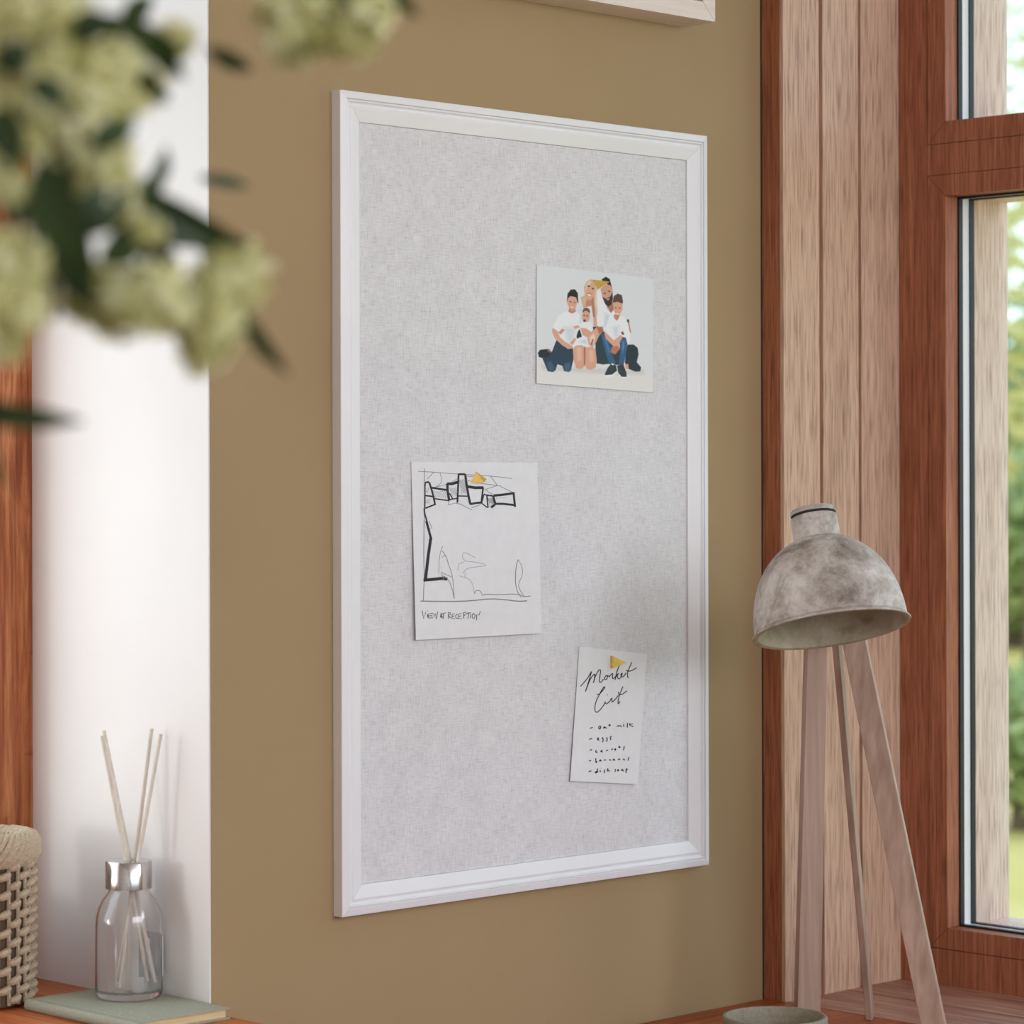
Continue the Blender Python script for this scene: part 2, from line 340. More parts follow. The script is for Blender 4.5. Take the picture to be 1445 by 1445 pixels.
# ------------------------------------------------------------------ pin board
BL, BR = 0.0, .640; YF = -.0157
zt = on_y(481.5, 126.3, YF).z; zb = on_y(485, 1294.6, YF).z
BR = (on_y(998.4, 192, YF).x + on_y(1001, 1220.4, YF).x) / 2
pb = thing('pin_board', ((BL + BR) / 2, 0, zb), 'large white moulded-frame pin board covered in pale grey linen, hung on the olive wall', 'pin board')
prof = [(0, .0004), (0, .0150), (.0008, .0157), (.0084, .0176), (.0090, .0170), (.0092, .0148), (.0099, .0162), (.0110, .0166), (.0121, .0160), (.0127, .0138), (.0142, .0128), (.0164, .0132), (.0178, .0143), (.0188, .0147), (.0200, .0145), (.0325, .0108), (.0342, .0100), (.0342, .0060), (.0342, .0004)]
cs = [(BL, zb), (BR, zb), (BR, zt), (BL, zt)]
for k in range(4):
    a, c_ = Vector(cs[k]), Vector(cs[(k + 1) % 4]); t = (c_ - a).normalized(); n = Vector((-t.y, t.x)); L = (c_ - a).length
    b = MB(); e = .00022; P = []
    for (w_, h) in prof:
        for s_ in (w_ + e, L - w_ - e):
            q = a + t * s_ + n * w_; P.append((q.x, -h, q.y))
    N = len(prof); fs = [(2*i, 2*i+1, 2*((i+1) % N)+1, 2*((i+1) % N)) for i in range(N)] + [tuple(2*i for i in range(N)), tuple(2*i+1 for i in range(N-1, -1, -1))]
    b.add(P, fs); fixn(obj('frame_rail' if k in (0, 2) else 'frame_stile', b, M['lacquer'], pb))
g = MB(); g.box(BL + .004, BR - .004, -.0003, -.0001, zb + .004, zt - .004); g.box(BL + .0345, BR - .0345, -.0078, -.0005, zb + .0345, zt - .0345)
obj('linen_panel', g, M['linen'], pb)

# ------------------------------------------------------------------ papers (each leans a little off the linen at its foot)
class Sheet:
    def __init__(s, corners, ytop, ybot):
        zt_ = on_y(*corners[0], ytop).z; zb_ = on_y(*corners[2], ybot).z
        k = (ybot - ytop) / (zb_ - zt_); s.n = Vector((0, 1, -k)); s.p0 = Vector((0, ytop, zt_)); s.corners = corners
        s.P = [s.at(*c) for c in corners]
    def at(s, px, py, off=0.0): p = on_plane(px, py, s.p0, s.n); return p + Vector((0, -off, 0))
def paper(name, sh, label, cat, mat):
    b = MB(); b.prism([p for p in sh.P], (0, .0004, 0)); o = obj(name, b, mat); fixn(o); return tag(o, label, cat)
def strokes(name, sh, lines, mat, parent, ox=0, oy=0, s=1.0, off=.00012, smooth=True):
    """lines: (width in px, [(x, y)...]); thin inked ribbons lying on the sheet"""
    b = MB(); k_ = 0
    for wd, pts in lines:
        k_ += 1; of = off + (k_ % 9) * .000006
        pts = [Vector((ox + x / s, oy + y / s)) for x, y in pts]
        if smooth and len(pts) > 3:      # smooth by one Chaikin pass
            q = [pts[0]]
            for i in range(len(pts) - 1): q += [pts[i] * .75 + pts[i+1] * .25, pts[i] * .25 + pts[i+1] * .75]
            pts = q + [pts[-1]]
        n = len(pts); L = []; Rr = []
        for i in range(n):
            t = pts[min(i+1, n-1)] - pts[max(i-1, 0)]
            t = t.normalized() if t.length > 1e-6 else Vector((1, 0))
            q = Vector((-t.y, t.x)) * wd / 2
            L.append(sh.at(*(pts[i] + q), of)); Rr.append(sh.at(*(pts[i] - q), of))
        b.add(L + Rr, [(i, i+1, n+i+1, n+i) for i in range(n - 1)])
    return obj(name, b, mat, parent)

# sketch
sh = Sheet([(580.3, 652), (758.1, 652.8), (764.5, 893.5), (587.1, 903.2)], -.0088, -.0135)
sk = paper('sketch_sheet', sh, 'white sheet with an ink sketch captioned VIEW AT RECEPTION, left on the pin board', 'sketch', M['paper'])
A = (590, 655, 9.03)
thick = [(2.6,[(90,235),(140,225),(160,290),(185,370),(215,510)]),(2.2,[(90,400),(210,415)]),(2.2,[(92,562),(225,508)]),(1.6,[(90,235),(88,400),(85,560)]),
 (2.8,[(160,298),(370,330)]),(3.4,[(370,245),(375,340),(395,465)]),(1.9,[(210,440),(395,465)]),(4.0,[(368,250),(435,250),(505,228)]),(1.7,[(400,450),(500,436)]),(1.8,[(400,370),(440,445)]),
 (2.6,[(515,125),(510,250),(500,490)]),(2.8,[(510,128),(600,128)]),(3.2,[(600,128),(615,250),(640,400),(665,510)]),(1.8,[(505,405),(640,408)]),
 (4.0,[(630,285),(720,300),(830,300)]),(2.4,[(828,295),(805,490)]),(3.0,[(660,508),(740,495),(815,488)]),
 (2.0,[(838,380),(875,400),(890,555)]),(2.4,[(870,395),(950,405),(975,490)]),(3.4,[(960,400),(1060,392),(1215,370)]),(3.0,[(1215,355),(1225,460),(1235,545)]),(3.0,[(985,505),(1080,505),(1232,522)]),(3.2,[(955,405),(975,480),(985,510),(930,555)]),(1.6,[(805,495),(885,555)]),(1.4,[(838,385),(810,500)]),
 (2.2,[(78,560),(80,620),(110,722)])]
strokes('ink_drawing', sh, thick, M['ink'], sk, *A)
thin = [(.8,[(0,92),(200,102),(520,128),(900,148),(1200,182)]),(.9,[(78,55),(78,722)]),(.8,[(200,102),(115,190)]),(.7,[(275,105),(300,180),(295,240),(230,290),(170,300)]),(.7,[(230,292),(370,255),(430,230),(505,180)]),
 (.7,[(600,150),(700,160)]),(.7,[(610,205),(680,218)]),(.8,[(800,245),(1010,272),(1060,280)]),(.8,[(920,148),(1010,272)]),(.8,[(1010,272),(860,320)]),(.8,[(1050,285),(1215,365)]),(.8,[(845,320),(950,390)]),
 (.8,[(378,520),(500,488),(660,572),(690,582)]),(.8,[(378,518),(400,455)]),(.8,[(680,555),(800,515)]),(.7,[(890,555),(960,510)])]
for (x0_, y0_, x1_, y1_, n_, sl) in ((190,320,355,440,7,45),(395,280,490,420,6,50),(520,170,610,390,7,40),(885,410,960,520,9,30),(990,400,1130,450,5,18),(95,270,150,390,3,-12),(95,420,170,520,4,-18)):
    for i in range(n_):
        x = x0_ + (x1_ - x0_) * i / n_; thin.append((.45, [(x, y0_ + 12 + (i * 37) % 20), (x + sl, y1_ - (i * 23) % 26)]))
strokes('pencil_lines', sh, thin, M['pencil'], sk, *A)
B = (590, 735, 8.257)
low = [(3.4,[(95,0),(148,200)]),(4.2,[(148,195),(118,400),(85,690)]),(4.4,[(62,690),(180,682),(290,668),(340,680)])]
strokes('ink_drawing', sh, low, M['ink'], sk, *B)
fine = [(1.0,[(68,0),(65,480),(72,620),(60,930)]),(1.4,[(25,935),(400,940),(620,932),(840,906),(1030,920),(1160,938),(1270,932)]),(.8,[(125,0),(162,88),(135,92)]),
 (.8,[(285,295),(262,345),(285,355),(330,420),(345,480),(392,610),(410,720),(420,905)]),(.7,[(262,350),(245,450),(240,610)]),(.7,[(270,600),(392,655)]),(.7,[(268,600),(300,700),(290,640)]),(.8,[(300,640),(360,700),(400,800),(420,905)]),
 (1.0,[(750,870),(800,852),(960,862),(1090,850),(1190,862),(1230,885),(1310,875)]),(.9,[(660,850),(665,815),(720,808),(750,870)]),
 (1.0,[(1165,450),(1140,530),(1130,700),(1150,820),(1200,890)]),(.8,[(1165,450),(1215,540),(1215,640),(1165,730),(1180,800),(1240,885)]),(.7,[(280,430),(300,400),(330,420)])]
strokes('pencil_lines', sh, fine, M['pencil'], sk, *B)
pale = [(.9,[(665,430),(540,360),(508,400),(540,470),(640,475),(825,515),(700,535),(570,550),(520,610)]),(.9,[(540,475),(475,500),(460,575)]),(.8,[(550,600),(540,660),(600,680),(640,750),(655,850)]),(.8,[(480,640),(560,665)])]
strokes('pencil_lines', sh, pale, M['pencil_light'], sk, *B)
T = (590, 855, 14.45)
txt = [[(80,95),(115,265),(155,130)],[(190,170),(195,240)],[(180,98),(192,104)],[(300,150),(205,165),(205,250),(300,240)],[(205,205),(290,198)],[(318,150),(325,240),(350,150),(368,275),(400,110)],
 [(450,235),(470,140)],[(470,140),(478,240),(515,255)],[(455,232),(500,205)],[(490,165),(565,140)],[(520,155),(510,250)],
 [(615,150),(618,260)],[(610,140),(655,135),(660,170),(615,190),(665,250)],[(745,160),(690,170),(690,258),(750,262)],[(690,212),(740,205)],[(800,160),(765,200),(765,245),(810,255)],[(885,155),(825,165),(825,260),(890,260)],[(825,212),(875,205)],
 [(930,140),(930,260)],[(925,135),(970,125),(980,165),(930,200)],[(985,150),(1075,138)],[(1035,145),(1010,265)],[(1072,160),(1062,250)],[(1130,150),(1100,190),(1105,250),(1140,255),(1165,200),(1130,150)],[(1190,290),(1195,175),(1240,190),(1265,115)]]
strokes('caption_text', sh, [(.95, t) for t in txt], M['ink'], sk, *T, smooth=False)

# market list
sh = Sheet([(817.8, 912.9), (913, 922.5), (899.9, 1106.7), (804.8, 1102.1)], -.0088, -.0115)
ml = paper('market_list', sh, 'narrow white note handwritten Market List with five groceries, low on the right of the board', 'note', M['paper'])
t = [[(62,628),(190,480),(285,325)],[(285,325),(235,500),(160,735)],[(160,735),(235,530),(300,410),(350,375)],[(350,375),(345,460),(320,560)],[(320,560),(360,420),(420,310),(460,280),(470,320),(450,440),(440,545),(470,555),(530,480)],
 [(600,400),(560,430),(545,480),(575,500),(610,450),(600,400),(640,430),(670,400)],[(640,440),(700,365),(720,370),(705,450),(720,480),(770,430)],[(850,200),(800,330),(762,500)],[(775,440),(850,345),(800,400),(830,490),(880,450)],[(880,450),(920,350),(880,380),(890,440),(940,430),(990,350)],[(1105,135),(1040,280),(1010,380),(1025,455),(1040,440)],[(985,300),(1040,325),(1120,300),(1205,250)],
 [(385,790),(440,795),(490,740),(555,660),(550,625),(500,690),(440,800),(375,930),(350,1060),(355,1140),(395,1165),(460,1110),(540,1000)],[(595,800),(612,806)],[(540,1000),(575,925),(560,975),(590,990),(650,940)],[(650,940),(705,850),(690,900),(715,940),(690,955)],[(715,945),(780,880),(830,810)],[(925,630),(870,760),(830,880),(820,980),(840,990),(860,930)],[(830,740),(840,800),(900,800),(1005,720)]]
strokes('title_text', sh, [(1.35, q) for q in t], M['ink'], ml, 815, 925, 14.45)
t = [[(200,285),(265,262)],[(420,230),(395,260),(400,300),(435,295),(445,250),(420,225)],[(500,285),(535,240),(545,280)],[(505,290),(540,262),(580,285)],[(640,185),(650,240)],[(615,220),(670,212)],
 [(805,245),(850,220),(855,250)],[(855,245),(885,215),(915,260)],[(962,195),(965,250)],[(960,150),(968,156)],[(1048,165),(1045,270)],[(1105,165),(1100,220)],[(1165,180),(1105,215),(1180,250)],
 [(180,535),(245,515)],[(370,530),(405,515),(375,500),(365,550),(415,550)],[(490,490),(475,520),(500,515),(498,560),(485,600)],[(590,490),(570,510),(590,510),(590,560),(570,590)],[(690,460),(655,490),(675,520),(660,550)],
 [(195,780),(250,765)],[(350,780),(325,800),(340,835),(375,820)],[(440,810),(465,775),(480,835)],[(435,815),(470,800)],[(565,800),(610,775)],[(680,770),(722,750)],[(770,745),(755,775),(780,780),(785,750),(768,745)],[(865,680),(870,735)],[(840,715),(895,712)],[(990,700),(960,715),(975,745),(950,780)],
 [(178,1030),(225,1010)],[(330,960),(335,1070)],[(335,1030),(355,1040),(338,1065)],[(410,1025),(435,995),(460,1030)],[(410,1030),(445,1020)],[(515,1015),(545,995),(565,1015)],[(630,1010),(655,988),(680,1020)],[(720,1005),(740,975),(768,1015)],[(722,1010),(755,1000)],[(832,1000),(858,970),(885,1005)],[(945,1000),(962,972),(990,1010)],[(1092,940),(1065,960),(1078,985),(1058,1015)],
 [(168,1265),(232,1248)],[(370,1195),(365,1270)],[(365,1255),(320,1275),(315,1305),(385,1265)],[(435,1235),(430,1280)],[(448,1185),(456,1192)],[(545,1225),(520,1235),(530,1265),(515,1300)],[(605,1190),(600,1265)],[(602,1260),(625,1230),(648,1265)],[(785,1210),(765,1220),(778,1250),(758,1270)],[(838,1215),(820,1235),(835,1260),(850,1235),(838,1215)],[(905,1240),(930,1205),(958,1260)],[(908,1245),(940,1235)],[(1020,1200),(1015,1300)],[(1020,1195),(1050,1205),(1022,1240)]]
strokes('list_text', sh, [(1.45, q) for q in t], M['ink'], ml, 820, 1010, 16.06)

# family portrait print: a fine grid whose vertices carry the print's own colours
sh = Sheet([(757.2, 373.4), (921.7, 393.1), (921, 554), (757.2, 541)], -.0088, -.0104)
W_, H_ = 300, 300
Ppx = np.array(sh.corners, float)
uu, vv = np.meshgrid(np.linspace(0, 1, W_), np.linspace(0, 1, H_))
P3 = [np.array(p) for p in sh.P]
pos = ((1-uu)*(1-vv))[..., None]*P3[0] + (uu*(1-vv))[..., None]*P3[1] + (uu*vv)[..., None]*P3[2] + ((1-uu)*vv)[..., None]*P3[3]
d = pos - np.array(CAM); dep = d @ np.array(F)
zx = (PX0 + FPX * (d @ np.array(RC)) / dep - 740) * 6.88; zy = (PY0 - FPX * (d @ np.array(UC)) / dep - 360) * 6.88
col = np.zeros((H_, W_, 3)) + np.array((226, 228, 231.))
fl = np.clip((zy - 1010 - (zx - 600) * .12) / 120, 0, 1)[..., None]; col = col * (1 - fl) + np.array((232, 229, 225.)) * fl
def poly(c, pts, soft=6.0):
    global col
    pts = np.array(pts, float); inside = np.zeros(zx.shape, bool); dm = np.full(zx.shape, 1e9)
    n = len(pts)
    for i in range(n):
        x1, y1 = pts[i]; x2, y2 = pts[(i+1) % n]
        cond = ((y1 > zy) != (y2 > zy)); xi = (x2 - x1) * (zy - y1) / (y2 - y1 + 1e-9) + x1; inside ^= cond & (zx < xi)
        L2 = (x2-x1)**2 + (y2-y1)**2 + 1e-9; tt = np.clip(((zx-x1)*(x2-x1) + (zy-y1)*(y2-y1)) / L2, 0, 1)
        dm = np.minimum(dm, np.hypot(zx - x1 - tt*(x2-x1), zy - y1 - tt*(y2-y1)))
    a = np.clip(.5 + np.where(inside, dm, -dm) / soft, 0, 1)[..., None]; col = col * (1 - a) + np.array(c, float) * a
def ell(c, cx, cy, rx, ry, soft=6.0, rot=0):
    poly(c, [(cx + rx*math.cos(t)*math.cos(rot) - ry*math.sin(t)*math.sin(rot), cy + rx*math.cos(t)*math.sin(rot) + ry*math.sin(t)*math.cos(rot)) for t in np.linspace(0, 2*math.pi, 17)[:-1]], soft)
SK = (222,168,142); SK2 = (200,140,114); WH = (238,240,243); WS = (218,222,228); DJ = (40,62,80); BJ = (52,92,132); DK = (32,38,46)
poly((205,203,200), [(170,1080),(700,1110),(1150,1130),(1150,1150),(700,1140),(180,1100)], 60)
poly(DK, [(130,950),(150,920),(230,910),(262,940),(255,985),(180,1000),(140,990)]); poly((140,110,110), [(215,915),(250,918),(258,950),(240,945)])
poly(DJ, [(310,825),(380,870),(420,910),(470,905),(478,1000),(450,1120),(430,1132),(385,1125),(368,1075),(320,1060),(300,1120),(270,1135),(225,1125),(190,1040),(170,990),(230,990),(270,930)])
poly((58,92,124), [(215,1040),(260,1030),(290,1080),(280,1130),(230,1120)], 25); poly((62,98,130), [(385,1050),(440,1040),(450,1100),(430,1130),(390,1120)], 25)
poly(DK, [(500,760),(540,715),(560,790),(510,810)]); poly((45,50,62), [(640,700),(720,690),(770,740),(700,800)])
poly((35,60,66), [(690,850),(720,790),(770,730),(830,820),(870,900),(870,1000),(830,1055),(760,1062),(700,1050),(690,950)])
poly((32,48,56), [(1000,870),(1060,868),(1098,900),(1108,960),(1090,1040),(1132,1090),(1125,1128),(1080,1132),(1000,1100),(975,1040),(985,940)])
poly((36,58,66), [(855,960),(940,890),(940,1065),(880,1065)])
poly(BJ, [(742,760),(790,770),(830,850),(850,960),(885,1040),(870,1072),(828,1060),(800,990),(760,850)]); poly(BJ, [(922,850),(935,810),(960,795),(988,805),(1000,850),(985,960),(965,1062),(925,1065),(915,1040),(930,940)])
poly((84,132,174), [(950,830),(972,830),(970,900),(955,960),(945,900)], 16); poly((76,124,166), [(765,790),(790,800),(830,930),(820,960)], 16)
poly((215,182,146), [(560,480),(545,410),(585,390),(578,310),(600,262),(640,235),(668,242),(695,310),(718,420),(706,560),(692,650),(665,600),(650,480),(600,500),(575,530)])
poly((176,128,96), [(645,440),(668,400),(680,520),(690,640),(670,610),(655,520)]); poly((236,214,182), [(690,340),(712,430),(700,560),(688,480)])
poly(SK2, [(605,425),(650,435),(655,490),(590,505)]); poly(WS, [(520,530),(560,505),(565,570),(545,660),(528,640)])
ell(SK, 633, 352, 44, 86, 6, .12); poly((232,205,170), [(600,275),(640,245),(650,270),(610,320),(592,370)])
ell((60,44,42), 624, 302, 14, 7); ell((60,44,42), 664, 326, 11, 7); poly((246,240,236), [(612,372),(650,382),(640,398),(618,392)]); poly((170,90,84), [(608,366),(655,378),(652,384),(610,374)], 4)
poly(WH, [(700,350),(745,350),(762,440),(800,512),(840,560),(872,540),(880,640),(800,720),(770,745),(720,700),(690,640),(712,560),(705,450)])
poly(WS, [(780,560),(830,580),(800,700),(770,700)], 30); poly((176,116,92), [(798,498),(860,450),(865,530),(842,556)]); poly((70,60,60), [(796,512),(840,552),(850,540),(842,562)], 4)
poly((28,28,30), [(750,235),(790,210),(828,232),(842,290),(850,330),(830,300),(800,280),(765,262)]); poly((212,160,138), [(738,325),(790,285),(832,290),(856,330),(855,400),(800,425),(762,425),(748,380)])
poly((48,38,36), [(756,405),(790,425),(835,400),(855,360),(858,430),(842,480),(812,502),(785,475)]); poly((206,130,116), [(792,425),(832,412),(822,438),(802,442)], 4); ell((70,52,48), 780, 372, 13, 5); ell((70,52,48), 822, 352, 12, 5)
poly((28,28,30), [(412,450),(418,375),(450,335),(490,332),(518,370),(522,465),(510,455),(500,412),(470,402),(440,402),(425,435)])
poly(SK2, [(435,510),(492,510),(500,556),(460,570),(425,550)]); poly(SK, [(420,420),(445,400),(500,410),(514,450),(502,502),(482,532),(455,536),(435,512),(414,470)]); ell((70,48,42), 446, 452, 8, 5); ell((70,48,42), 487, 460, 8, 5); poly((246,236,232), [(442,496),(476,502),(462,514)], 4)
poly(WH, [(420,545),(460,570),(500,548),(538,575),(532,700),(500,800),(450,850),(400,858),(300,800),(275,700),(320,600),(370,560)]); poly(WS, [(380,700),(500,700),(480,820),(420,850)], 50)
poly(SK, [(275,705),(325,740),(345,795),(400,845),(460,878),(472,900),(425,912),(360,872),(290,800),(265,740)]); poly((206,146,122), [(328,752),(368,712),(390,728),(352,772)]); poly(SK, [(440,850),(490,800),(500,820),(470,880)])
ell((104,76,62), 600, 548, 36, 36); ell(SK, 597, 595, 38, 56); ell((80,50,46), 583, 636, 12, 12); ell((64,48,44), 580, 586, 8, 6); ell((64,48,44), 610, 590, 8, 6)
poly(WH, [(535,665),(580,650),(650,652),(668,720),(650,790),(560,800),(540,730)]); poly(SK, [(472,692),(520,680),(540,700),(495,718)]); poly(SK, [(668,600),(700,600),(705,700),(672,690)])
poly(SK, [(545,705),(600,712),(650,745),(700,700),(755,695),(765,740),(722,780),(695,850),(660,890),(622,872),(612,800),(560,775)]); poly((176,112,88), [(700,700),(758,694),(768,738),(725,765)], 12)
poly(WH, [(462,880),(510,812),(600,795),(625,870),(600,888),(500,892)]); poly(WS, [(520,840),(600,810),(610,870)], 20); poly((238,214,198), [(630,800),(670,760),(690,800),(668,870),(636,865)], 12); poly((170,104,82), [(640,862),(662,812),(672,818),(655,880)], 5)
poly(SK, [(474,910),(498,878),(560,874),(590,905),(584,1080),(548,1106),(502,1098),(476,1020)]); poly(SK, [(586,900),(660,888),(690,920),(702,1020),(692,1092),(642,1116),(602,1102),(584,1040)]); poly((176,112,86), [(576,890),(592,890),(590,1060),(578,1080)], 8); poly((236,190,164), [(510,900),(550,900),(550,1020),(515,1030)], 30); poly((236,190,164), [(625,920),(665,920),(675,1020),(635,1040)], 30)
poly((86,64,54), [(856,460),(866,398),(905,374),(945,388),(957,450),(950,480),(905,455),(870,462)]); poly(SK2, [(868,575),(922,582),(918,622),(892,638),(868,612)]); poly(SK, [(860,462),(905,452),(952,472),(950,530),(922,582),(890,582),(864,532)]); ell((70,48,42), 886, 512, 8, 5); ell((70,48,42), 924, 514, 8, 5); poly((246,238,234), [(884,562),(920,566),(902,578)], 4)
poly(WH, [(830,580),(868,605),(895,642),(930,592),(962,600),(1002,642),(1022,760),(1022,868),(995,850),(985,800),(950,790),(900,800),(880,835),(800,765),(780,720),(810,640)]); poly(WS, [(860,700),(920,690),(900,790),(880,820)], 40)
poly(SK, [(770,742),(800,762),(870,830),(930,775),(955,792),(925,850),(895,915),(858,880),(790,812)]); poly((200,120,96), [(848,888),(912,880),(925,915),(880,965),(835,945)], 10); poly((110,70,60), [(938,752),(955,738),(970,770),(950,775)])
poly((60,50,50), [(992,628),(1012,622),(1018,652),(1002,656)]); poly(SK2, [(1003,652),(1016,652),(1036,752),(1024,752)]); poly(SK, [(975,1060),(1008,1056),(1012,1100),(985,1108)])
poly((44,54,64), [(780,1155),(808,1095),(845,1050),(890,1072),(898,1125),(850,1168),(795,1182)]); poly((44,54,64), [(900,1072),(960,1060),(992,1150),(988,1192),(945,1192),(910,1140)])
poly((238,238,240), [(778,1165),(850,1160),(900,1122),(898,1140),(850,1180),(795,1190)], 4); poly((238,238,240), [(908,1140),(945,1182),(990,1182),(990,1196),(940,1196)], 4); poly((225,228,232), [(845,1048),(872,1058),(862,1072),(842,1062)], 4)
idx = np.arange(W_*H_).reshape(H_, W_)
q = np.stack([idx[:-1,:-1], idx[1:,:-1], idx[1:,1:], idx[:-1,1:]], -1).reshape(-1, 4)
b = MB(); b.prism(sh.P, (0, .0004, 0)); ph = fixn(obj('photo_print', b, M['paper']))
tag(ph, 'family portrait print of five people in white shirts and jeans, pinned top right', 'photograph')
me = bpy.data.meshes.new('portrait_image'); org = WORLD[ph]; vs = pos.reshape(-1, 3) - np.array(org) + np.array((0, -.00012, 0))
me.from_pydata(vs.tolist(), [], q.tolist()); me.update()
ca = me.color_attributes.new('print', 'FLOAT_COLOR', 'POINT'); cc = np.ones((W_*H_, 4)); s_ = col.reshape(-1, 3) / 255; cc[:, :3] = np.where(s_ <= .04045, s_/12.92, ((s_+.055)/1.055)**2.4); ca.data.foreach_set('color', cc.ravel())
m, nt, bb = base('photo_paper_print', rough=.45, spec=.3); at_ = nt.nodes.new('ShaderNodeAttribute'); at_.attribute_name = 'print'; nt.links.new(at_.outputs[0], bb.inputs['Base Color']); me.materials.append(m)
po = bpy.data.objects.new('portrait_image', me); C.objects.link(po); po.parent = ph; WORLD[po] = org

# push pins
def pin(tri, apex, out_, ybase, label, flat=False):
    P = [on_y(*p, ybase) for p in tri]; c_ = sum(P, Vector()) / 3
    t = thing('push_pin', (c_.x, ybase, c_.z), label, 'push pin', 'gold push pins on the board')
    b = MB()
    if flat: b.prism(P, (0, -out_, 0))
    else:
        ap = on_y(*apex, ybase) + Vector((0, -out_, 0)); b.add(P + [ap], [(0, 1, 2), (0, 1, 3), (1, 2, 3), (2, 0, 3)])
    fixn(obj('pin_head', b, M['gold'], t, bevel=.0002))
    b = MB(); b.tube([(c_.x, ybase + .0001, c_.z), (c_.x, ybase + .0015, c_.z)], .0006, 8); obj('needle', b, M['steel'], t)
z4 = lambda x, y: (560 + x/5.16, 640 + y/5.16); z5 = lambda x, y: (740 + x/6.88, 360 + y/6.88); z6 = lambda x, y: (790 + x/6.571, 900 + y/6.571)
pin([z4(578,130), z4(655,186), z4(538,214)], z4(606,212), .007, -.0094, 'gold pyramid push pin holding the ink sketch sheet')
pin([z5(658,238), z5(800,250), z5(712,335)], z5(800,262), .005, -.0094, 'gold folded-looking push pin on the family portrait print')
pin([z6(470,165), z6(600,229), z6(470,282)], None, .0035, -.0094, 'gold flat triangle push pin holding the market list', True)

# ------------------------------------------------------------------ wooden frame higher on the wall
fr0 = on_x(1009.2, 30.9, 0)
yF = -.0577; pr = on_y(1009.2, 30.9, yF); xr, zf = pr.x, pr.z
wf = thing('picture_frame', (xr - .25, 0, zf), 'pale wooden deep box frame hung above the pin board, only its bottom edge in view', 'picture frame')
fw = .0235; cs = [(xr - .5, zf), (xr, zf), (xr, zf + .6), (xr - .5, zf + .6)]
for k in range(4):
    a, c_ = Vector(cs[k]), Vector(cs[(k+1) % 4]); t = (c_ - a).normalized(); n = Vector((-t.y, t.x)); L = (c_ - a).length; e = .0003
    q = [a + t*e, c_ - t*e, c_ - t*(fw+e) + n*fw, a + t*(fw+e) + n*fw]
    b = MB(); b.hexa([(p.x, -.0005, p.y) for p in q] + [(p.x, yF, p.y) for p in q]); fixn(obj('frame_rail' if k in (0, 2) else 'frame_stile', b, M['pale_wood'], wf))
b = MB(); b.box(xr - .5 + fw, xr - fw, -.045, -.04, zf + fw, zf + .6 - fw); obj('picture', b, M['art'], wf)

# ------------------------------------------------------------------ book, diffuser, basket
bx0, bx1, by0, by1 = -.319, -.1865, -.040, .163; zk = ZC + .0125
bk = thing('book', ((bx0+bx1)/2, (by0+by1)/2, ZC), 'sage green cloth-bound book lying flat under the reed diffuser', 'book')
b = MB(); b.box(bx0 + .004, bx1, by0, by1, zk - .0018, zk); b.box(bx0 + .004, bx1, by0, by1, ZC + .0001, ZC + .0018)
n = 10; arc = [(bx0 + .004 - .004*math.sin(math.pi*i/n), ZC + .0001 + .0124*(1 - math.cos(math.pi*i/n))/2) for i in range(n+1)]
b.prism([(x, by0, z) for x, z in arc], (0, by1 - by0, 0)); fixn(obj('cover', b, M['book'], bk))
b = MB(); b.box(bx0 + .0045, bx1 - .004, by0 + .003, by1 - .003, ZC + .0019, zk - .0019); obj('page_block', b, M['pages'], bk)
b = MB(); b.box(bx0 + .0085, bx0 + .0091, by0 + .0005, by1 - .0005, zk + .00002, zk + .0001); obj('hinge_groove', b, M['groove'], bk)
for (x, y) in ((820,408),(975,385),(995,415),(1100,408),(1215,385),(1225,430),(1345,395),(955,430),(1210,470),(1120,395),(1380,430)):
    p = on_z(x/6.568, 1370 + y/6.568, zk); b = MB(); b.lathe([(0, .00012), (.0007, .00012), (.0007, .00002)], p, n=8); obj('foil_dot', b, M['dots'], bk)

bc = Vector((-.2260, .0920, zk))
df = thing('reed_diffuser', bc, 'clear glass reed diffuser bottle with silver collar and four reeds, standing on the green book', 'reed diffuser')
b = MB(); r = .0380
outer = [(0, .0004), (.030, .0004), (.0355, .0015), (r, .005), (r, .082), (.0372, .092), (.0345, .102), (.030, .111), (.0245, .118), (.0222, .122), (.0222, .138)]
inner = [(.0200, .138), (.0200, .122), (.0225, .117), (.0280, .110), (.0322, .101), (.0350, .091), (.0358, .082), (.0358, .011), (.033, .0085), (0, .0075)]
b.lathe(outer + inner, bc, n=96); o = fixn(obj('bottle', b, M['bottle'], df, smooth=True))
b = MB(); b.lathe([(.0224, .1235), (.0262, .1235), (.0262, .1530), (.0250, .1545), (.0060, .1545), (.0060, .1400), (.0224, .1395)], bc, n=96, close=True); fixn(obj('collar', b, M['steel'], df, smooth=True))
reeds = [((144, 1038), (178, 1218), (215, 1392)), ((146.5, 1031), (184, 1216), (197, 1390)), ((214, 1028), (190.5, 1217), (168, 1392)), ((227, 1036), (194.5, 1217), (175, 1388))]
for k, (tp, mid, bt) in enumerate(reeds):
    dz = (.0, .006, .004, -.003)[k]
    b = MB(); pt = at(*tp, 3.222 + dz * 3); pm = at(*mid, 3.222 + dz); pm = Vector((bc.x + max(-.0045, min(.0045, pm.x - bc.x)), bc.y + max(-.0035, min(.0035, pm.y - bc.y)), bc.z + .1545)) if False else at(*mid, (bc - CAM).dot(F) + dz)
    dr = (pm - pt); tz = (bc.z + .014 - pt.z) / dr.z; pe = pt + dr * min(tz, 1.9)
    hr = Vector((pe.x - bc.x, pe.y - bc.y, 0))
    if hr.length > .031: pe -= hr.normalized() * (hr.length - .031)
    b.tube([pt, pm, pe], .0023, 10); obj('reed', b, M['reed'], df)
